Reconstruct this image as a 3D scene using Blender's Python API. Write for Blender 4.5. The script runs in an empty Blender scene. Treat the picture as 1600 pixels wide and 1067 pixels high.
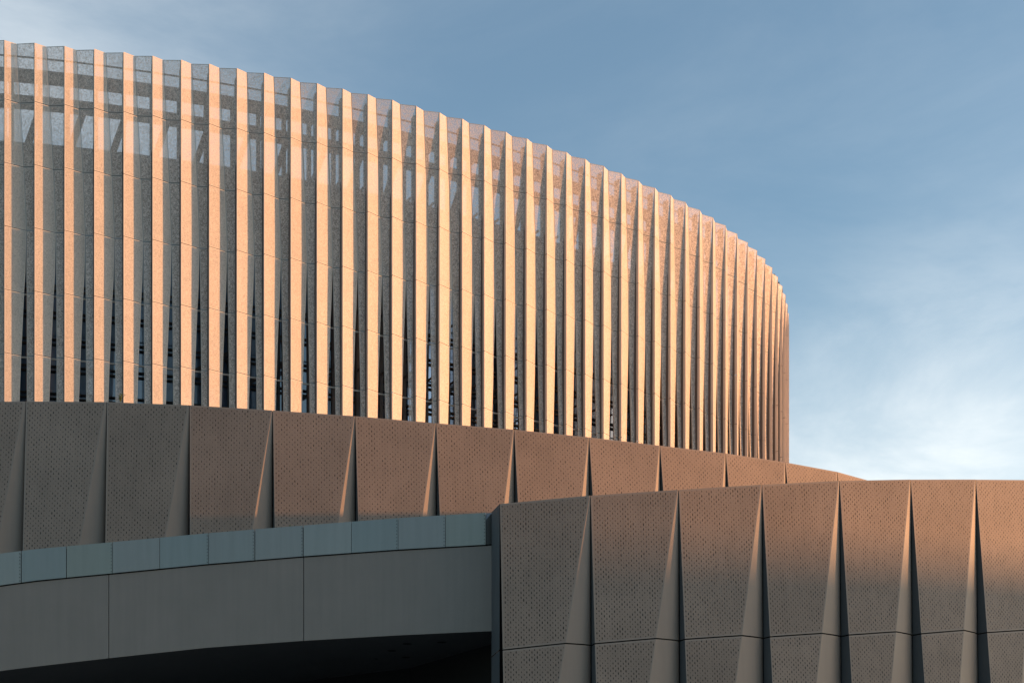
import bpy, math, random
from mathutils import Vector, noise as mnoise
random.seed(7)
R = math.radians
scene = bpy.context.scene
C = scene.collection

# ------------------------------------------------------------------ camera
F, HY, EYE = 2275.0, 1376.0, 1.6          # focal length and horizon row in photo pixels, eye height in metres
cam_d = bpy.data.cameras.new('camera'); cam = bpy.data.objects.new('camera', cam_d); C.objects.link(cam)
cam.location = (0, 0, EYE); cam.rotation_euler = (R(90), 0, 0)
cam_d.sensor_width = 36; cam_d.lens = F / 1600 * 36
cam_d.shift_y = (HY - 533.5) / 1600
cam_d.clip_start = 0.1; cam_d.clip_end = 6000
scene.camera = cam

# ------------------------------------------------------------------ light
SUN_AZ, SUN_EL = 92.7, 2.4                # azimuth measured from the direction towards the camera, to the right
scene.view_settings.view_transform = 'Standard'; scene.view_settings.look = 'None'
scene.view_settings.exposure = 0.95; scene.view_settings.gamma = 1
sd = Vector((math.sin(R(SUN_AZ)) * math.cos(R(SUN_EL)), -math.cos(R(SUN_AZ)) * math.cos(R(SUN_EL)), math.sin(R(SUN_EL))))
sun_d = bpy.data.lights.new('sun', 'SUN'); sun = bpy.data.objects.new('sun', sun_d); C.objects.link(sun)
sun_d.energy = 3.9; sun_d.angle = R(0.5); sun_d.color = (1.0, 0.450, 0.165)
sun.location = (60, 0, 60)
sun.rotation_euler = (-sd).to_track_quat('-Z', 'Y').to_euler()

world = bpy.data.worlds.new('World'); scene.world = world; world.use_nodes = True
wn = world.node_tree.nodes; wl = world.node_tree.links; wn.clear()
def N(nodes, t, **kw):
    n = nodes.new(t)
    for k, v in kw.items(): setattr(n, k, v)
    return n
out = N(wn, 'ShaderNodeOutputWorld'); bg = N(wn, 'ShaderNodeBackground'); bg.inputs[1].default_value = 0.15
sky = N(wn, 'ShaderNodeTexSky', sky_type='NISHITA', sun_disc=False)
sky.sun_elevation = R(6.0); sky.sun_rotation = math.atan2(sd.x, sd.y)
sky.air_density = 1.0; sky.dust_density = 0.35; sky.ozone_density = 2.2; sky.altitude = 0
tc = N(wn, 'ShaderNodeTexCoord')
mp = N(wn, 'ShaderNodeMapping'); mp.inputs['Scale'].default_value = (2.0, 2.0, 5.5); mp.inputs['Rotation'].default_value = (0, R(14), 0)
ns = N(wn, 'ShaderNodeTexNoise'); ns.inputs['Scale'].default_value = 2.2; ns.inputs['Detail'].default_value = 7; ns.inputs['Roughness'].default_value = 0.60; ns.inputs['Distortion'].default_value = 0.35
wl.new(tc.outputs['Generated'], mp.inputs[0]); wl.new(mp.outputs[0], ns.inputs['Vector'])
def wmath(op, a, b=None, clamp=False):
    m = N(wn, 'ShaderNodeMath', operation=op); m.use_clamp = clamp
    for i, v in enumerate((a, b)):
        if v is None: continue
        if isinstance(v, (int, float)): m.inputs[i].default_value = v
        else: wl.new(v, m.inputs[i])
    return m.outputs[0]
def blob(d, r):                            # soft bank of cloud round a sky direction
    v = N(wn, 'ShaderNodeVectorMath', operation='DISTANCE'); v.inputs[1].default_value = Vector(d).normalized()
    wl.new(tc.outputs['Generated'], v.inputs[0])
    m = N(wn, 'ShaderNodeMapRange', interpolation_type='SMOOTHSTEP'); m.inputs[1].default_value = r; m.inputs[2].default_value = 0
    wl.new(v.outputs['Value'], m.inputs[0]); return m.outputs[0]
b = wmath('ADD', wmath('MULTIPLY', blob((.268, 1, .225), .215), .90), wmath('MULTIPLY', blob((-.36, 1, .62), .28), .35))
b = wmath('ADD', b, wmath('MULTIPLY', blob((.36, 1, .40), .16), .12))
b = wmath('ADD', b, .11)
cl = N(wn, 'ShaderNodeMapRange', interpolation_type='SMOOTHSTEP'); cl.inputs[1].default_value = .30; cl.inputs[2].default_value = .78
wl.new(ns.outputs[0], cl.inputs[0])
fac = wmath('MULTIPLY', wmath('ADD', wmath('MULTIPLY', cl.outputs[0], .62), .42), b, True)
mx = N(wn, 'ShaderNodeMix', data_type='RGBA'); wl.new(fac, mx.inputs[0])
gm = N(wn, 'ShaderNodeMix', data_type='RGBA', blend_type='MULTIPLY'); gm.inputs[0].default_value = 1; gm.inputs[7].default_value = (.98, 1.03, 1.0, 1)
wl.new(sky.outputs[0], gm.inputs[6]); wl.new(gm.outputs[2], mx.inputs[6]); mx.inputs[7].default_value = (4.15, 4.25, 4.2, 1)
glow = N(wn, 'ShaderNodeMix', data_type='RGBA', blend_type='ADD')    # warm evening glow of the sky round the sun
gd = wmath('MULTIPLY', blob((sd.x, sd.y, .12), .95), 1.0, True)
wl.new(gd, glow.inputs[0]); wl.new(mx.outputs[2], glow.inputs[6]); glow.inputs[7].default_value = (5.6, 3.7, 2.5, 1)
wl.new(glow.outputs[2], bg.inputs[0]); wl.new(bg.outputs[0], out.inputs[0])

# ------------------------------------------------------------------ materials
def mat(name, base, rough=.6, metal=0, spec=.5):
    m = bpy.data.materials.new(name); m.use_nodes = True
    p = m.node_tree.nodes['Principled BSDF']
    p.inputs['Base Color'].default_value = (*base, 1); p.inputs['Roughness'].default_value = rough
    p.inputs['Metallic'].default_value = metal; p.inputs['Specular IOR Level'].default_value = spec
    return m
class G:                                    # small node-graph writer
    def __init__(s, m): s.t = m.node_tree; s.n = s.t.nodes; s.l = s.t.links; s.p = s.n['Principled BSDF']; s.o = s.n['Material Output']
    def node(s, t, **kw): return N(s.n, t, **kw)
    def put(s, sock, v):
        if isinstance(v, (int, float)): sock.default_value = v
        elif isinstance(v, tuple): sock.default_value = v
        else: s.l.new(v, sock)
    def m(s, op, a, b=None, c=None, clamp=False):
        n = s.node('ShaderNodeMath', operation=op); n.use_clamp = clamp
        for i, v in enumerate((a, b, c)):
            if v is not None: s.put(n.inputs[i], v)
        return n.outputs[0]
    def noise(s, vec, scale, detail=3, rough=.5, dist=0):
        n = s.node('ShaderNodeTexNoise'); n.inputs['Scale'].default_value = scale; n.inputs['Detail'].default_value = detail
        n.inputs['Roughness'].default_value = rough; n.inputs['Distortion'].default_value = dist
        if vec is not None: s.l.new(vec, n.inputs['Vector'])
        return n.outputs[0]
    def rng(s, v, a, b, c, d):
        n = s.node('ShaderNodeMapRange'); s.put(n.inputs[0], v)
        for i, q in enumerate((a, b, c, d)): n.inputs[i + 1].default_value = q
        return n.outputs[0]
    def mix(s, f, a, b):
        n = s.node('ShaderNodeMix', data_type='RGBA'); s.put(n.inputs[0], f); s.put(n.inputs[6], a); s.put(n.inputs[7], b)
        return n.outputs[2]
    def obj(s): return s.node('ShaderNodeTexCoord').outputs['Object']
    def scaled(s, vec, sc):
        n = s.node('ShaderNodeMapping'); n.inputs['Scale'].default_value = sc; s.l.new(vec, n.inputs[0]); return n.outputs[0]

def weathered(name, base, rough=.6, metal=0, amt=.10, streak=.08, spec=.4):
    m = mat(name, base, rough, metal, spec); g = G(m); o = g.obj()
    a = g.noise(o, .55, 5, .6); b_ = g.noise(g.scaled(o, (5, 5, .25)), 1.0, 4, .6)
    f = g.m('ADD', g.rng(a, .3, .7, 1 - amt, 1 + amt), g.rng(b_, .3, .7, -streak, streak))
    hs = g.node('ShaderNodeHueSaturation'); hs.inputs['Color'].default_value = (*base, 1); g.put(hs.inputs['Value'], f)
    g.l.new(hs.outputs[0], g.p.inputs['Base Color'])
    g.put(g.p.inputs['Roughness'], g.rng(a, .3, .7, rough - .06, rough + .06))
    return m

# perforated fin sheets: bronze-champagne metal with a fine swirling field of holes
def perforated(name, base, lo, hi, thresh, s1, s2):
    m = mat(name, base, .48, .0, .35); g = G(m); o = g.obj()
    n1 = g.noise(g.scaled(o, (1, 1, .8)), s1, 2.5, .7, 1.6)
    n2 = g.noise(o, s2, 2, .6)
    n = g.m('ADD', g.m('MULTIPLY', n1, .72), g.m('MULTIPLY', n2, .28))
    h = g.node('ShaderNodeMapRange', interpolation_type='SMOOTHSTEP'); g.put(h.inputs[0], n)
    for i, q in enumerate((thresh - .045, thresh + .045, lo, hi)): h.inputs[i + 1].default_value = q
    tr = g.node('ShaderNodeBsdfTransparent'); mxs = g.node('ShaderNodeMixShader')
    g.l.new(h.outputs[0], mxs.inputs[0]); g.l.new(g.p.outputs[0], mxs.inputs[1]); g.l.new(tr.outputs[0], mxs.inputs[2])
    g.l.new(mxs.outputs[0], g.o.inputs[0])
    a = g.noise(o, .7, 4)
    hs = g.node('ShaderNodeHueSaturation'); hs.inputs['Color'].default_value = (*base, 1); 
    oi = g.node('ShaderNodeObjectInfo'); rn = oi.outputs['Random']
    g.put(hs.inputs['Value'], g.m('ADD', g.rng(a, .3, .7, .95, 1.04), g.rng(rn, 0, 1, -.05, .05)))
    g.put(hs.inputs['Saturation'], g.rng(rn, 0, 1, 1.08, .90))
    g.l.new(hs.outputs[0], g.p.inputs['Base Color'])
    return m
FIN = (.61, .535, .475)
M_wide = perforated('perforated_fin_metal_fine', FIN, .07, .36, .52, 21, 50)
M_narrow = perforated('perforated_fin_metal_open', (.72, .60, .53), .12, .57, .49, 15, 45)
M_edge = weathered('solid_fin_metal', FIN, .45, 0, .04, .02, .35)
M_frame = weathered('fin_frame_metal', (.42, .39, .36), .5, 0, .05, .03)

# podium panels: grey-brown coated sheet with drop-shaped holes in staggered columns (uv in metres)
def dotted(name, base, ps):
    m = mat(name, base, .55, 0, .35); g = G(m); o = g.obj()
    uv = g.node('ShaderNodeUVMap'); sp = g.node('ShaderNodeSeparateXYZ'); g.l.new(uv.outputs[0], sp.inputs[0])
    PU, PV = .083 * ps, .158 * ps
    cu = g.m('DIVIDE', sp.outputs[0], PU); ci = g.m('FLOOR', cu); fu = g.m('SUBTRACT', g.m('FRACT', cu), .5)
    odd = g.m('FLOORED_MODULO', ci, 2.0)
    cv = g.m('ADD', g.m('DIVIDE', sp.outputs[1], PV), g.m('MULTIPLY', odd, .5)); ri = g.m('FLOOR', cv); fv = g.m('SUBTRACT', g.m('FRACT', cv), .5)
    cb = g.node('ShaderNodeCombineXYZ'); g.l.new(ci, cb.inputs[0]); g.l.new(ri, cb.inputs[1])
    w = g.node('ShaderNodeTexWhiteNoise', noise_dimensions='2D'); g.l.new(cb.outputs[0], w.inputs['Vector'])
    sm = g.noise(cb.outputs[0], .34, 2, .6)
    k = g.m('ADD', g.m('MULTIPLY', w.outputs['Value'], .42), g.rng(sm, .34, .66, .0, .60), clamp=True)
    rx = g.m('MULTIPLY_ADD', k, .0150, .0060); ry = g.m('MULTIPLY_ADD', k, .036, .013)
    # the drop is wider below: shift u slightly with v
    sh = g.m('MULTIPLY', fv, .06)
    du = g.m('DIVIDE', g.m('MULTIPLY', g.m('ADD', fu, sh), PU), rx); dv = g.m('DIVIDE', g.m('MULTIPLY', fv, PV), ry)
    d = g.m('ADD', g.m('MULTIPLY', du, du), g.m('MULTIPLY', dv, dv))
    mask = g.rng(d, .8, 1.2, 1, 0)
    a = g.noise(o, .45, 5, .6); st = g.noise(g.scaled(o, (4, 4, .3)), 1.0, 4, .6); fine = g.noise(o, 30, 2, .6)
    f = g.m('ADD', g.m('ADD', g.rng(a, .3, .7, .86, 1.13), g.rng(st, .3, .7, -.05, .05)), g.m('ADD', g.rng(fine, .2, .8, -.06, .06), g.rng(g.node('ShaderNodeObjectInfo').outputs['Random'], 0, 1, -.045, .045)))  # broad mottle: surface dirt, widened to put patchy light into the colour
    hs = g.node('ShaderNodeHueSaturation'); hs.inputs['Color'].default_value = (*base, 1); g.put(hs.inputs['Value'], f)
    g.l.new(g.mix(mask, hs.outputs[0], (.022, .015, .012, 1)), g.p.inputs['Base Color'])
    bp = g.node('ShaderNodeBump'); bp.inputs['Strength'].default_value = .5; bp.inputs['Distance'].default_value = .01
    g.l.new(g.m('SUBTRACT', 1.0, mask), bp.inputs['Height']); g.l.new(bp.outputs[0], g.p.inputs['Normal'])
    return m
POD = (.246, .182, .145)
M_dots = dotted('podium_perforated_sheet', POD, 1.0); M_dots_wide = dotted('podium_perforated_sheet_wide', POD, 1.18)
M_pod = weathered('podium_plain_sheet', (.262, .206, .172), .5, 0, .06, .04, .35)
M_gap = mat('shadow_gap', (.02, .02, .022), .9)
M_fascia = weathered('grey_fascia_panel', (.195, .168, .152), .42, 0, .07, .05, .5)
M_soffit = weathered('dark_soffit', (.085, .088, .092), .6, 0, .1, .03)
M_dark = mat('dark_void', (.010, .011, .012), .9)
M_steel = weathered('painted_steel', (.10, .085, .08), .6, 0, .1, .08)
M_drum = weathered('dark_drum_cladding', (.055, .065, .075), .6, 0, .1, .08)
M_roof = weathered('roof_membrane', (.12, .12, .12), .8)
M_paving = weathered('concrete_paving', (.30, .265, .23), .85, 0, .15, .0)
M_glass = mat('dark_glass', (.07, .12, .20), .06, 0.0, 1.0)
M_glass.node_tree.nodes['Principled BSDF'].inputs['IOR'].default_value = 1.9
M_opal = weathered('mirror_glazing', (.38, .45, .54), .05, .9, .03, .02, .8)
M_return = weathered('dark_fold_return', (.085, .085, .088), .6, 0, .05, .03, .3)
M_mull = mat('mullion_metal', (.02, .02, .022), .5)
M_block = weathered('render_plaster', (.3, .27, .24), .8)
M_leaf = weathered('weed_leaf', (.10, .14, .04), .6, 0, .2, 0)
zinc = []
for i, c in enumerate([(.232, .232, .230), (.212, .228, .232), (.222, .228, .216), (.228, .228, .228), (.22, .224, .225), (.242, .244, .242)]):
    zinc.append(weathered('zinc_sheet_%s' % 'abcdef'[i], c, .36, .75, .06, .05))
M_rivet = mat('rivet', (.05, .06, .065), .5)

# ------------------------------------------------------------------ mesh helpers
class MB:
    def __init__(s): s.v = []; s.f = []; s.mi = []; s.uv = []; s.sm = []
    def face(s, pts, mi=0, uv=None, smooth=False):
        b0 = len(s.v); s.v += [tuple(p) for p in pts]; s.f.append(tuple(range(b0, b0 + len(pts)))); s.mi.append(mi)
        s.uv.append(uv or [(0, 0)] * len(pts)); s.sm.append(smooth)
    def box(s, c, ax, ay, az, mi=0):        # centre and three half-axis vectors
        c, ax, ay, az = map(Vector, (c, ax, ay, az))
        P = {(i, j, k): c + ax * i + ay * j + az * k for i in (-1, 1) for j in (-1, 1) for k in (-1, 1)}
        for q in ([(-1,-1,-1),(-1,1,-1),(1,1,-1),(1,-1,-1)], [(-1,-1,1),(1,-1,1),(1,1,1),(-1,1,1)],
                  [(-1,-1,-1),(1,-1,-1),(1,-1,1),(-1,-1,1)], [(-1,1,-1),(-1,1,1),(1,1,1),(1,1,-1)],
                  [(-1,-1,-1),(-1,-1,1),(-1,1,1),(-1,1,-1)], [(1,-1,-1),(1,1,-1),(1,1,1),(1,-1,1)]):
            s.face([P[k] for k in q], mi)
    def bar(s, a, b, w, h, up=(0, 0, 1), mi=0):
        a, b = Vector(a), Vector(b); d = (b - a); L = d.length; d.normalize()
        side = d.cross(Vector(up)).normalized(); u = side.cross(d).normalized()
        s.box((a + b) / 2, d * L / 2, side * w / 2, u * h / 2, mi)
    def build(s, name, mats, parent=None, merge=False):
        me = bpy.data.meshes.new(name); me.from_pydata(s.v, [], s.f)
        for m in (mats if isinstance(mats, (list, tuple)) else [mats]): me.materials.append(m)
        l = me.uv_layers.new(name='UVMap'); k = 0
        for fi, f in enumerate(s.f):
            me.polygons[fi].material_index = s.mi[fi]; me.polygons[fi].use_smooth = s.sm[fi]
            for q in s.uv[fi]: l.data[k].uv = q; k += 1
        if merge:
            import bmesh
            bm = bmesh.new(); bm.from_mesh(me); bmesh.ops.remove_doubles(bm, verts=bm.verts, dist=.0005); bm.to_mesh(me); bm.free()
        o = bpy.data.objects.new(name, me); C.objects.link(o)
        if parent is not None: o.parent = parent
        return o
def tag(o, label=None, cat=None, group=None, kind=None):
    if label: o['label'] = label
    if cat: o['category'] = cat
    if group: o['group'] = group
    if kind: o['kind'] = kind
    return o
def empty(name, label, cat, group=None):
    o = bpy.data.objects.new(name, None); C.objects.link(o); return tag(o, label, cat, group)
def lerp(a, b, t): return a + (b - a) * t
def table(tb, z):                           # piecewise linear, rows sorted by falling z
    if z >= tb[0][0]: return tb[0][1:]
    for r0, r1 in zip(tb, tb[1:]):
        if z >= r1[0]:
            t = (r0[0] - z) / (r0[0] - r1[0]); return tuple(lerp(p, q, t) for p, q in zip(r0[1:], r1[1:]))
    return tb[-1][1:]

# ------------------------------------------------------------------ ground
mb = MB(); S = 2500
mb.face([(-S, -S, 0), (S, -S, 0), (S, S, 0), (-S, S, 0)])
tag(mb.build('ground', M_paving), kind='structure')

# ------------------------------------------------------------------ arena hall: ridge line of the fins in plan
RIDGE = [(-19.799, 56.802), (-18.683, 56.986), (-17.578, 57.207), (-16.483, 57.456), (-15.397, 57.728), (-14.32, 58.02), (-13.252, 58.33), (-12.193, 58.656), (-11.142, 59.0), (-10.1, 59.359), (-9.068, 59.737), (-8.046, 60.132), (-7.035, 60.545), (-6.034, 60.977), (-5.044, 61.428), (-4.065, 61.899), (-3.098, 62.388), (-2.143, 62.895), (-1.199, 63.421), (-0.267, 63.965), (0.654, 64.526), (1.563, 65.104), (2.46, 65.699), (3.346, 66.31), (4.221, 66.938), (5.083, 67.584), (5.933, 68.248), (6.768, 68.931), (7.589, 69.635), (8.391, 70.361), (9.174, 71.112), (9.935, 71.89), (10.669, 72.696), (11.373, 73.534), (12.043, 74.404), (12.673, 75.309), (13.26, 76.248), (13.798, 77.221), (14.284, 78.228), (14.716, 79.266), (15.092, 80.333), (15.413, 81.425), (15.685, 82.539)]
TOPZ = [34.39]*3 + [34.43, 34.46, 34.47, 34.49, 34.51, 34.52, 34.54, 34.53, 34.53, 34.53, 34.54, 34.54, 34.52, 34.51, 34.51, 34.50, 34.49, 34.49, 34.48, 34.47, 34.46, 34.44, 34.42, 34.40, 34.40, 34.39, 34.36, 34.34, 34.31, 34.27, 34.22, 34.2, 34.16, 34.11, 34.04, 33.97, 33.91, 33.82, 33.75, 33.67]
pts = [Vector((x, y)) for x, y in RIDGE]; tz = list(TOPZ)
th = 8.2
for i in range(6):                          # beyond the left edge of the picture
    pts.insert(0, pts[0] - Vector((math.cos(R(th)), math.sin(R(th)))) * 1.12); tz.insert(0, tz[0]); th -= 1.0
th = 78.3
for i in range(12):                         # round the corner, out of sight
    pts.append(pts[-1] + Vector((math.cos(R(th)), math.sin(R(th)))) * 1.15); tz.append(tz[-1] - .04); th = min(th + 2.0, 92)
NF = len(pts)
JZ = [32.09 - 2.47 * k for k in range(6)]   # horizontal joints: 32.09 ... 19.74
ZB = 19.0
# profile by height: uV wV (inner edge of wide face)  uP wP (inner edge of narrow face)  wN (depth of edge flange), in fin spacings
PROF = [(34.5, .37, .165, .37, .165, .0), (32.09, .47, .20, .47, .20, .09), (29.62, .59, .245, .59, .245, .16),
        (27.15, .675, .27, .675, .27, .21), (25.6, .655, .265, .675, .27, .235), (24.68, .61, .25, .69, .255, .235),
        (22.21, .52, .21, .70, .21, .19), (19.74, .45, .18, .71, .16, .14), (19.0, .43, .175, .71, .15, .13)]
def rp(i, u, w):
    a, b = pts[i], pts[i + 1]; d = b - a; n = Vector((-d.y, d.x)); return a + d * u + n * w
def at(i, u, w, z):
    p = rp(i, u, w); return Vector((p.x, p.y, z))
def sheet(mb, A, B_, z0, z1, n=3, gap=.011, fr=.028, mi=0, mf=1, topfix=None):
    """ruled sheet between two vertical-ish curves A(z), B(z): inner field + solid frame"""
    def q(s, z): return A(z).lerp(B_(z), s)
    za, zb = z0 - gap, z1 + gap
    W = (A(za) - B_(za)).length; W2 = (A(zb) - B_(zb)).length
    zi = [za, za - fr] + [lerp(za - fr, zb + fr, k / n) for k in range(1, n)] + [zb + fr, zb]
    for r, (p, q_) in enumerate(zip(zi, zi[1:])):
        w0 = max((A(p) - B_(p)).length, .08); w1 = max((A(q_) - B_(q_)).length, .08)
        s0, s1 = fr / w0, fr / w1
        P = lambda s, z: q(s, z)
        edge_row = r == 0 or r == len(zi) - 2
        cols = [((0, 0), (s0, s1)), ((s0, s1), (1 - s0, 1 - s1)), ((1 - s0, 1 - s1), (1, 1))]
        for ci, (l_, r_) in enumerate(cols):
            m_ = mi if (ci == 1 and not edge_row) else mf
            mb.face([P(l_[0], p), P(l_[1], q_), P(r_[1], q_), P(r_[0], p)], m_)

hall = empty('arena_hall', 'large round-cornered arena hall wrapped in tall folded champagne metal fins lit by low sun', 'arena')
for i in range(NF - 1):
    zt = tz[i]; rows = [zt] + JZ + [ZB]
    bump = .06 * min(max((i - 9) / 9, 0), 1)
    tab = [(zt,) + PROF[0][1:]] + [(q[0], q[1] - (bump * .6 if q[0] < 26 else 0), q[2], q[3] + (bump * (1 if q[0] < 23 else .5) if q[0] < 26 else 0), q[4], q[5]) for q in PROF[1:]]
    fl = MB(); wd = MB(); nw = MB()
    for z0, z1 in zip(rows, rows[1:]):
        A = lambda z: at(i, 0, 0, z)
        V = lambda z: at(i, table(tab, z)[0], table(tab, z)[1], z)
        Pn = lambda z: at(i, table(tab, z)[2] + .006, table(tab, z)[3], z)
        E_ = lambda z: at(i, .985, table(tab, z)[4] + .002, z)
        sheet(wd, A, V, z0, z1)
        sheet(nw, Pn, E_, z0, z1)
        # lips turned inwards along the free edges
        za, zb = z0 - .011, z1 + .011; k = 3
        for j in range(k):
            p, q = lerp(za, zb, j / k), lerp(za, zb, (j + 1) / k)
            lip = lambda f, du, dw, z: at(i, table(tab, z)[f] + du, table(tab, z)[f + 1] + dw, z)
            wd.face([lip(0, 0, 0, p), lip(0, 0, 0, q), lip(0, -.012, .05, q), lip(0, -.012, .05, p)], 1)
            nw.face([lip(2, .006, 0, p), lip(2, .012, .05, p), lip(2, .012, .05, q), lip(2, .006, 0, q)], 1)
            # edge flange: from the outer end of the narrow face forward to the next ridge
            fl.face([at(i, .985, table(tab, p)[4] + .03, p), at(i, .985, table(tab, q)[4] + .03, q), at(i, .992, -.004, q), at(i, .992, -.004, p)])
            fl.face([at(i, .992, -.004, p), at(i, .992, -.004, q), at(i, 1.004, -.004, q), at(i, 1.004, -.004, p)])
    f = fl.build('facade_fin', M_edge, hall)
    wd.build('wide_face', [M_wide, M_edge], f)
    nw.build('narrow_face', [M_narrow, M_frame], f)

# structure behind the fins
def inner(i, off, u=0.0):
    a, b = pts[max(i - 1, 0)], pts[min(i + 1, NF - 1)]; d = (b - a).normalized(); n = Vector((-d.y, d.x)); p = pts[i] + d * (u * 1.12); return p + n * off
def ring(name, off, z0, z1, thick, m, parent):
    mb = MB()
    for i in range(NF - 1):
        a, b, c, d = inner(i, off), inner(i + 1, off), inner(i + 1, off + thick), inner(i, off + thick)
        v = lambda p, z: (p.x, p.y, z)
        mb.face([v(a, z0), v(b, z0), v(b, z1), v(a, z1)]); mb.face([v(c, z0), v(d, z0), v(d, z1), v(c, z1)])
        mb.face([v(a, z1), v(b, z1), v(c, z1), v(d, z1)]); mb.face([v(a, z0), v(d, z0), v(c, z0), v(b, z0)])
    return mb.build(name, m, parent)
ring('top_rail', .45, 34.02, 34.07, .05, M_steel, hall)
ring('ring_beam', 1.15, 33.48, 33.95, .2, M_steel, hall)
ring('ring_beam', 1.15, 32.42, 32.90, .2, M_steel, hall)
for z in (24.68, 22.21, 19.74):
    ring('fixing_rail', .42, z - .03, z + .03, .06, M_frame, hall)
ring('fixing_rail', .42, 29.59, 29.65, .06, M_frame, hall); ring('fixing_rail', .42, 27.12, 27.18, .06, M_frame, hall)
for i in range(NF):
    d = (inner(min(i + 1, NF - 1), 0) - inner(max(i - 1, 0), 0)).normalized()
    p = inner(i, .30, -.02); mb = MB()     # bracket plate straight behind the ridge
    mb.box((p.x, p.y, (19.2 + 34.2) / 2), (d.x * .03, d.y * .03, 0), (-d.y * .15, d.x * .15, 0), (0, 0, (34.2 - 19.2) / 2))
    mb.build('bracket_plate', M_steel, hall)
    p = inner(i, 1.45, .0); mb = MB()
    mb.box((p.x, p.y, (19.2 + 33.9) / 2), (d.x * .075, d.y * .075, 0), (-d.y * .11, d.x * .11, 0), (0, 0, (33.9 - 19.2) / 2))
    q = inner(i, .65, .0)
    for z in (33.3, 30.9, 28.4, 25.9, 23.4, 20.9):
        mb.bar((p.x, p.y, z), (q.x, q.y, z + .0), .06, .08)
    mb.build('support_post', M_steel, hall)
k = 0.0
while k < NF - 3:
    i0 = int(k); p = inner(i0, 1.3, k - i0); q = inner(i0, 1.3, k - i0 + 1.05)
    mb = MB(); mb.bar((p.x, p.y, 29.0), (q.x, q.y, 32.6), .14, .24); mb.build('diagonal_brace', M_steel, hall)
    k += 1.5
# steel odds and ends standing on the roof edge at the left
mb = MB()
for a, b in ((5.3, 7.8), (9.4, 11.6)):
    p = inner(int(a), 1.9); q = inner(int(b), 1.9); mb.bar((p.x, p.y, 34.0), (q.x, q.y, 34.0), .12, .17)
p = inner(8, 1.9); mb.bar((p.x, p.y, 33.2), (p.x, p.y, 34.1), .16, .16)
mb.build('roof_rail', M_steel, hall)
# drum wall, with windows only low down
def loop(off):                              # closed outline in plan
    L = [inner(i, off) for i in range(NF)]
    e = L[-1]; s = L[0]
    return L + [Vector((e.x, 150)), Vector((e.x - 10, 165)), Vector((-90, 165)), Vector((-105, 150)), Vector((-105, 66)), Vector((-90, 56)), Vector((-45, s.y - .6))]
def extrude(mb, L, z0, z1, mi=0):
    for a, b in zip(L, L[1:] + L[:1]): mb.face([(a.x, a.y, z0), (b.x, b.y, z0), (b.x, b.y, z1), (a.x, a.y, z1)], mi)
mb = MB(); extrude(mb, loop(3.4), 18.7, 32.0)
drum = mb.build('drum_wall', M_drum, hall)
mb = MB(); L = loop(3.4); mb.face([(p.x, p.y, 32.0) for p in L]); mb.build('roof', M_roof, hall)
mb = MB(); extrude(mb, loop(3.3), 31.7, 32.06); mb.build('roof_edge', M_drum, hall)
# curtain wall of dark glass
GZ0, GZ1, GOFF = 18.9, 28.2, 2.6
gl = MB()
for i in range(NF - 1):
    a, b = inner(i, GOFF), inner(i + 1, GOFF)
    m_ = (a + b) / 2
    gl.face([(a.x, a.y, GZ0), (b.x, b.y, GZ0), (b.x, b.y, GZ1), (a.x, a.y, GZ1)], 1 if 20 <= i <= 27 else 0)
gw = gl.build('curtain_wall', [M_glass, M_opal], hall)
for i in range(0, NF, 2):
    mb = MB(); p = inner(i, GOFF - .06); d = (inner(min(i + 1, NF - 1), 0) - inner(max(i - 1, 0), 0)).normalized()
    mb.box((p.x, p.y, (GZ0 + GZ1) / 2), (d.x * .05, d.y * .05, 0), (-d.y * .10, d.x * .10, 0), (0, 0, (GZ1 - GZ0) / 2))
    mb.build('mullion', M_mull, gw)
for z in (20.2, 21.3, 22.4, 23.5, 24.6, 25.7):
    for dz in (0, .2):
        ring('transom', GOFF - .12, z + dz, z + dz + .06, .08, M_mull, gw)
k = 12.3
while k < 26:
    i0 = int(k); p = inner(i0, 1.9, k - i0); q = inner(i0, 1.9, k - i0 + 1.9)
    for z in (19.2, 22.5):
        mb = MB(); mb.bar((p.x, p.y, z), (q.x, q.y, z + 1.35), .12, .16); mb.build('wind_brace', M_mull, hall)
    k += 2.4

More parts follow.
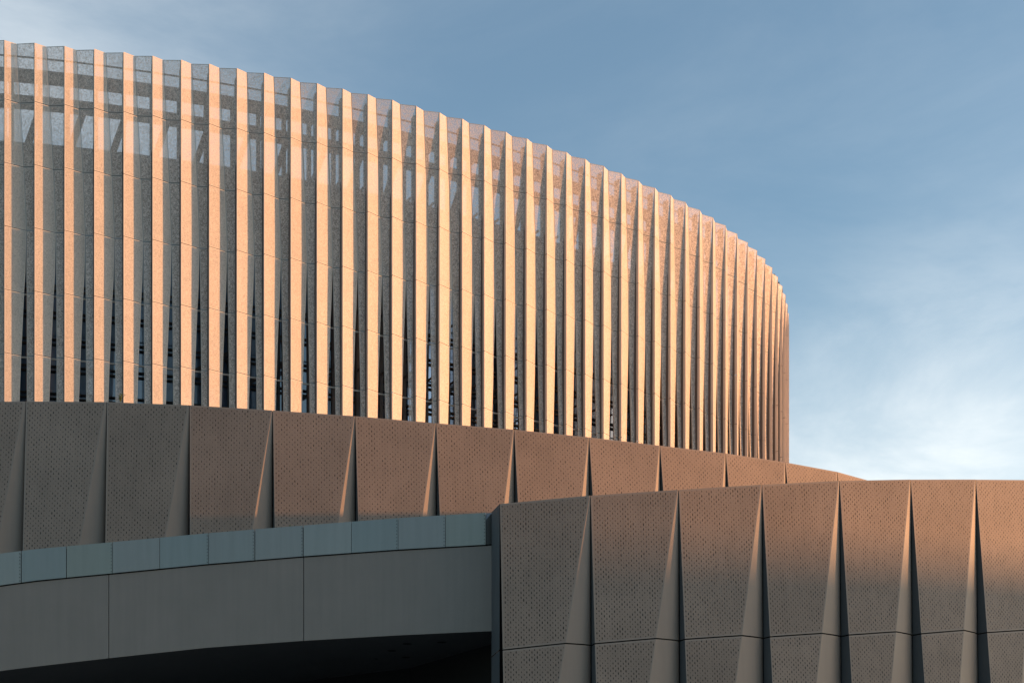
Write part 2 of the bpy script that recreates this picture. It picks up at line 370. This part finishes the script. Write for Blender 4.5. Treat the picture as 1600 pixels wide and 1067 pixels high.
# ------------------------------------------------------------------ podium walls
def podium(name, label, path, ztop, zjoint, zbot, batter, al, ar, dep, tilt, lower):
    """folded perforated panels along a plan path; pleats open from nothing at the top downwards"""
    root = empty(name, label, 'wall')
    n = len(path) - 1
    def frame(i):
        a, b = path[i], path[i + 1]; d = (b - a).normalized(); return a, b, d, Vector((d.y, -d.x))     # outward normal
    nrm = []
    for i in range(n + 1):
        vs = [frame(j)[3] for j in (i - 1, i) if 0 <= j < n]; v = sum(vs, Vector((0, 0))).normalized(); nrm.append(v)
    def edge(i, side, z):                   # point on seam i, side -1 = left edge of pleat, 0 = bottom of recess, 1 = right edge
        zt = ztop[i]; h = zt - z
        base = path[i] + nrm[i] * batter * h
        j = min(max(i - 1 if side < 0 else i, 0), n - 1); d = frame(j)[2]; o = frame(j)[3]
        if side < 0: return base - d * (al * h + .016) + o * tilt * .5
        if side > 0: return base + d * (ar * h + .022) - o * tilt * .5
        return base - nrm[i] * dep * h
    for i in range(n):
        a, b, d, o = frame(i); L = (b - a).length
        def X(u, z):
            l, r = edge(i, 1, z), edge(i + 1, -1, z); p = l.lerp(r, u); return Vector((p.x, p.y, z))
        def zt(u): return lerp(ztop[i], ztop[i + 1], u)
        def zj(u): return lerp(zjoint[i], zjoint[i + 1], u)
        spans = [(zt, lambda u: zj(u) + .02)] + ([(lambda u: zj(u) - .02, lambda u: zbot)] if lower else [])
        if not lower: spans = [(zt, lambda u: zbot)]
        off = random.random() * 50
        for zu, zl in spans:
            mb = MB(); nv, nu, fr = 10, 4, .055
            us = [0, fr / L] + [lerp(fr / L, 1 - fr / L, k / nu) for k in range(1, nu)] + [1 - fr / L, 1]
            def grid(u, v):
                t, b_ = zu(u), zl(u); z = lerp(t, b_, v); return X(u, z)
            H = zu(0) - zl(0); vs = [0, fr / H] + [lerp(fr / H, 1 - fr / H, k / nv) for k in range(1, nv)] + [1 - fr / H, 1]
            for vi, (v0, v1) in enumerate(zip(vs, vs[1:])):
                for ui, (u0, u1) in enumerate(zip(us, us[1:])):
                    q = [grid(u0, v0), grid(u0, v1), grid(u1, v1), grid(u1, v0)]
                    inn = 0 < vi < len(vs) - 2 and 0 < ui < len(us) - 2
                    uv = [((p.xy - a).dot(d) + off, p.z) for p in q]
                    mb.face(q, 0 if inn else 1, uv)
            # returned edges so that the sheet has thickness
            for v0, v1 in zip(vs, vs[1:]):
                for u in (0, 1):
                    p, q = grid(u, v0), grid(u, v1); k3 = Vector((o.x, o.y, 0)) * -.06
                    mb.face([p, q, q + k3, p + k3], 1)
            mb.face([grid(0, 0), grid(1, 0), grid(1, 0) - Vector((o.x, o.y, 0)) * .25, grid(0, 0) - Vector((o.x, o.y, 0)) * .25], 1)
            mb.build('wall_panel', [M_dots if lower else M_dots_wide, M_pod], root)
    for i in range(1, n):
        zt0 = ztop[i]
        levels = [(zt0, zjoint[i] + .02), (zjoint[i] - .02, zbot)] if lower else [(zt0, zbot)]
        for za, zb in levels:
            mb = MB(); nv = 10; K = 8
            for v in range(nv):
                z0, z1 = lerp(za, zb, v / nv), lerp(za, zb, (v + 1) / nv)
                def prof(z):
                    h = zt0 - z; l, r, m_ = edge(i, -1, z), edge(i, 1, z), edge(i, 0, z); P = []
                    dd = (m_ - l)
                    tdir = frame(max(i - 1, 0))[2]; nn = frame(max(i - 1, 0))[3]
                    A_, D_ = dd.dot(tdir), dd.dot(nn)
                    for k in range(K + 1):
                        s = k / K; P.append(l + tdir * A_ * s + nn * D_ * (.78 * s + .22 * s ** 6))
                    sl = tdir * min(.034, max((r - P[-1]).dot(tdir) * .6, .006)); q = P[-1]
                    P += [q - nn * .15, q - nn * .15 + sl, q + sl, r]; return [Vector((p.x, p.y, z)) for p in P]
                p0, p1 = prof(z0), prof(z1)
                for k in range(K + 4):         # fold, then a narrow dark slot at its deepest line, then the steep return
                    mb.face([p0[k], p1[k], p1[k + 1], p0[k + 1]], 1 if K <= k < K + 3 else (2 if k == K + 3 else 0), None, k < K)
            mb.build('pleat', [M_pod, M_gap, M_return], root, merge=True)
        # dark backing strip behind each seam and the horizontal joint
    bk = MB()
    for i in range(n):
        a, b, d, o = frame(i)
        for za, zb in ((0, 1), ):
            z0, z1 = ztop[i] - .03, ztop[i + 1] - .03
            P = []
            for (j, z) in ((i, z0), (i + 1, z1), (i + 1, zbot), (i, zbot)):
                h = ztop[j] - z; p = path[j] + nrm[j] * batter * h - nrm[j] * (dep * h + .22); P.append((p.x, p.y, z))
            bk.face([P[0], P[3], P[2], P[1]])
    bk.build('backing', M_gap, root)
    return root
def pathfrom(x0, y0, s, ths):
    o = [Vector((x0, y0))]
    for t in ths: o.append(o[-1] + Vector((math.cos(R(t)), math.sin(R(t)))) * s)
    return o
B = [Vector(p) for p in [(-18.04, 54.0), (-14.99, 53.83), (-11.95, 53.89), (-8.91, 54.14), (-5.89, 54.56), (-2.89, 55.14), (0.07, 55.86), (2.99, 56.74), (5.86, 57.78), (8.65, 59.01), (11.34, 60.45), (13.88, 62.14)]]
Btop_px = [627, 628, 633, 641, 650, 661, 671, 683, 696, 708, 722, 737]
Bz = [EYE + (HY - y) / F * p.y for y, p in zip(Btop_px, B)]
for k, t in enumerate((-2, 0, 2, 4)):
    B.insert(0, B[0] - Vector((math.cos(R(t)), math.sin(R(t)))) * 3.05); Bz.insert(0, Bz[0])
for k, t in enumerate((39, 46, 53, 60, 68, 76, 84, 90)):
    B.append(B[-1] + Vector((math.cos(R(t)), math.sin(R(t)))) * 3.05); Bz.append(Bz[-1])
podium('upper_podium_wall', 'long curved brown podium wall of perforated panels directly below the finned hall', B, Bz, [z - 6 for z in Bz], 12.6, .11, .15, .02, .085, .0, False)
Cp = [Vector(p) for p in [(-0.4, 46.0), (2.48, 46.2), (5.33, 46.68), (8.13, 47.41), (10.86, 48.34), (13.53, 49.45), (16.14, 50.7), (18.69, 52.06)]]
Cpx = [787, 774, 765, 757, 751, 749, 749, 750]; Cj = [1015, 1005, 998, 994, 991, 989, 987, 987]
CB = .085
Cz = [EYE + (HY - y) / F * p.y for y, p in zip(Cpx, Cp)]
Cjz = []
for y, p, zt_ in zip(Cj, Cp, Cz):
    z = 9.5
    for _ in range(5): z = EYE + (HY - y) / F * (p.y - CB * (zt_ - z))
    Cjz.append(z)
zz, jj = Cz[-1], Cjz[-1]
for k, t in enumerate((30, 33, 36, 40, 45, 51, 58, 66)):
    zz += .26; jj += .2
    Cp.append(Cp[-1] + Vector((math.cos(R(t)), math.sin(R(t)))) * 2.89); Cz.append(zz); Cjz.append(jj)
front = podium('front_podium_wall', 'nearest podium wall of perforated panels with wide tapering pleats at the lower right', Cp, Cz, Cjz, 0.02, CB, .175, .013, .070, .0, True)
# plain end return of the front wall, turning back beside the ramp
def v3(x, y, z): return (x, y, z)
mb = MB()
zt0, zj0 = Cz[0], Cjz[0]
def cx(z): return Cp[0].y - CB * (zt0 - z)
R1 = (-.66, 47.04); R2 = (-.72, 49.7); R3 = (-3.8, 54.2); R4 = (-22, 61)
for za, zb in ((zt0, zj0 + .02), (zj0 - .02, .02)):
    mb.face([v3(-.39, cx(za), za), v3(R1[0], R1[1], za), v3(R1[0], R1[1], zb), v3(-.39, cx(zb), zb)])
mb.face([v3(-.39, cx(zt0), zt0), v3(1.6, cx(zt0) + .4, zt0), v3(1.4, 47.8, zt0), v3(R1[0], R1[1], zt0)])
mb.build('end_return', M_soffit, front)
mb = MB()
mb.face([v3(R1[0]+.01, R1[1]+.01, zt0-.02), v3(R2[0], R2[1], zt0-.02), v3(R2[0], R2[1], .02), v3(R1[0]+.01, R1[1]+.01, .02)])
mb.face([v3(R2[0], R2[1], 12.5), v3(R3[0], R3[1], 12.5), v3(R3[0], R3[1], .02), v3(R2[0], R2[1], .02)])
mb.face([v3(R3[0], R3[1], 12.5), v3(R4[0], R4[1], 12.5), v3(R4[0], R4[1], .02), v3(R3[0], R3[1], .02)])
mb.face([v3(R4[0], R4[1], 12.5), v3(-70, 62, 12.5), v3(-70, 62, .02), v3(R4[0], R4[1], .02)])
mb.build('recessed_wall', M_dark, front)  # near-black colour puts the deep shade under the ramp into this wall
# terrace between podium wall top and hall
mb = MB(); mb.face([(p.x, p.y + .12, 18.72) for p in B] + [(B[-1].x, 150, 18.72), (-90, 150, 18.72), (-90, B[0].y, 18.72)])
tag(mb.build('terrace', M_roof), kind='structure')
# flat roof of the front podium
mb = MB()
tp = [(p.x, p.y + .15, z - .06) for p, z in zip(Cp, Cz)]
for a, b in zip(tp, tp[1:]): mb.face([a, b, (b[0], b[1] + 9, b[2] - .0), (a[0], a[1] + 9, a[2] - .0)])
mb.build('podium_roof', M_roof, front)

# ------------------------------------------------------------------ ramp with zinc parapet and grey fascia
ramp = empty('ramp', 'rising ramp edge with bluish zinc parapet above a broad smooth grey fascia at lower left', 'ramp')
def Yr(x):                                   # plan line of the ramp edge (photo column -> depth), gently bowed
    t = (770 - x) / 770; return 47.04 - .25 * t - 1.5 * t * t * .55
def P(x, y, dy=0): Y = Yr(x) + dy; return Vector(((x - 800) / F * Y, Y, EYE + (HY - y) / F * Y))
def interp(tb, x):
    if x <= tb[0][0]: t = (x - tb[0][0]) / (tb[1][0] - tb[0][0]); return lerp(tb[0][1], tb[1][1], t)
    for (x0, y0), (x1, y1) in zip(tb, tb[1:]):
        if x <= x1: return lerp(y0, y1, (x - x0) / (x1 - x0))
    (x0, y0), (x1, y1) = tb[-2:]; return lerp(y0, y1, (x - x0) / (x1 - x0))
TOP = [(-60, 873), (0, 864.5), (60, 857), (176, 846.5), (326, 832.5), (474, 820.5), (622, 809), (770, 800)]
MID = [(-60, 924), (0, 915), (60, 907), (176, 896), (326, 881.5), (474, 869.5), (622, 859), (775, 850.5)]
BOT = [(-60, 1057), (0, 1047.5), (80, 1038), (176, 1027), (326, 1011), (474, 1000.5), (622, 992), (775, 985)]
seams = [-300, -220, -150, -90, -39, 33, 104, 176, 249.5, 326, 398, 474, 549, 622, 696, 759]
def strip(x0, x1, up, lo, dy, mats, name, n=3, thick=.05, g=.8):
    mb = MB(); xs = [lerp(x0 + g, x1 - g, k / n) for k in range(n + 1)]
    for a, b in zip(xs, xs[1:]):
        t0, t1, b0, b1 = P(a, interp(up, a), dy), P(b, interp(up, b), dy), P(a, interp(lo, a), dy), P(b, interp(lo, b), dy)
        k = Vector((0, thick, 0)); mb.face([t0, b0, b1, t1]); mb.face([t0, t1, t1 + k, t0 + k]); mb.face([b0, b0 + k, b1 + k, b1])
        if a == xs[0]: mb.face([t0, t0 + k, b0 + k, b0])
        if b == xs[-1]: mb.face([t1, b1, b1 + k, t1 + k])
    return mb.build(name, mats, ramp)
MIDu = [(x, y - 1.0) for x, y in MID]; MIDl = [(x, y + 1.2) for x, y in MID]
order = [0, 3, 1, 4, 5, 1, 2, 3, 1, 4, 3, 5, 1, 4, 2]
for k, (a, b) in enumerate(zip(seams, seams[1:])):
    p = strip(a, b, TOP, MIDu, 0 if k % 2 else .012, zinc[order[k % 15]], 'parapet_panel', g=.35 if k % 5 else .8)
    if k % 2 == 0 or k in (9, 13):
        mb = MB(); x = b - 2.2
        for j in range(9):
            y = lerp(interp(TOP, x) + 4, interp(MID, x) - 4, j / 8); c = P(x, y, -.006)
            mb.box(c, (.012, 0, 0), (0, .006, 0), (0, 0, .014))
        mb.build('rivets', M_rivet, p)
mb = MB()                                    # mitred end piece of the parapet, turning back beside the front wall
a0, a1, b0, b1 = P(759.5, 812), P(759.5, interp(MIDu, 759.5)), P(768.2, 801, .09), P(768.2, 849.5, .09)
mb.face([a0, a1, b1, b0]); mb.face([a0, b0, P(759.5, 801.5, .09)]); mb.face([a0, P(759.5, 801, .02), P(758.9, 801, 0)])
mb.build('end_piece', zinc[5], ramp)
for a, b in ((-560, -135), (-135, 170), (170, 474.5), (474.5, 775)):
    strip(a, b, MIDl, BOT, .06, M_fascia, 'fascia_panel', 8, .06, .55)
mb = MB(); xs = [-560, -135, 0, 170, 326, 474, 622, 772]
for a, b in zip(xs, xs[1:]):                 # dark backing behind the joints
    mb.face([P(a, interp(TOP, a) + 3, .13), P(a, interp(BOT, a) - 2, .13), P(b, interp(BOT, b) - 2, .13), P(b, interp(TOP, b) + 3, .13)])
mb.build('backing', M_gap, ramp)
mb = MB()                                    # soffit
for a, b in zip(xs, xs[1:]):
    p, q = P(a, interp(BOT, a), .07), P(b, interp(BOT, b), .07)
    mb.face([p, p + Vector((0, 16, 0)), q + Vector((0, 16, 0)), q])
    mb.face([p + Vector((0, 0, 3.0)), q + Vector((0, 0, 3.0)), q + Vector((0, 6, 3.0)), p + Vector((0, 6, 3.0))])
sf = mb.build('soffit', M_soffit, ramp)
for x, dy in ((636, 1.7), (690, 1.7), (612, 3.0), (584, 4.6), (634, 4.6), (476, 6.0)):
    c = P(x, interp(BOT, x), 0); z = c.z - .015; mb = MB()
    ring_ = [(c.x * (c.y + dy) / c.y + .16 * math.cos(t * math.pi / 8), c.y + dy + .16 * math.sin(t * math.pi / 8), z) for t in range(16)]
    mb.face(ring_[::-1]); mb.build('downlight', M_dark, ramp)

# ------------------------------------------------------------------ weeds
def weed(base, h, n, label):
    mb = MB(); base = Vector(base)
    for k in range(n):
        a = random.random() * 6.28; lean = random.uniform(.1, .6); hh = h * random.uniform(.5, 1)
        tip = base + Vector((math.cos(a) * lean * hh, math.sin(a) * lean * hh, hh)); mb.bar(base, tip, .006, .006)
        for j in range(7):
            c = base.lerp(tip, random.uniform(.25, 1)); d = Vector((random.uniform(-1, 1), random.uniform(-1, 1), random.uniform(-.3, .8))).normalized() * h * .16
            s = d.cross(Vector((0, 0, 1))).normalized() * h * .05
            mb.face([c, c + d * .5 + s, c + d, c + d * .5 - s])
    tag(mb.build('weed', M_leaf), label, 'plant')
Yb = 53.95
weed(((188 - 800) / F * Yb, Yb, 19.33), .38, 12, 'small green weed growing on top of the upper podium wall below the fins')
c = P(453, interp(TOP, 453) + 1, .02)
weed(c, .12, 5, 'tiny weed sprouting from the top of the zinc ramp parapet')

# ------------------------------------------------------------------ city blocks far to the right, whose shadow climbs the podium
def block(x, y, wx, wy, h, roof, label):
    r = empty('city_block', label, 'building', 'city blocks across the street'); r.location = (x, y, 0)
    mb = MB(); mb.box((0, 0, h / 2), (wx / 2, 0, 0), (0, wy / 2, 0), (0, 0, h / 2)); mb.build('wall', M_block, r)
    mb = MB()
    for (a, b, w, hh) in roof: mb.box((0, a, h + hh / 2), (w / 2, 0, 0), (0, b / 2, 0), (0, 0, hh / 2))
    mb.build('roof_unit', M_roof, r)
T = math.tan(R(SUN_EL))
for y, wy, dz in ((10, 46, 0), (52, 34, .2), (86, 30, .6)):
    h = 12.05 + (280 - 15) * T + dz
    block(280, y, 14, wy, h, [(random.uniform(-wy / 2.4, wy / 2.4), random.uniform(1.5, 5), 3, random.uniform(.2, 1.1)) for _ in range(7)], 'plain plaster city block standing off to the right')
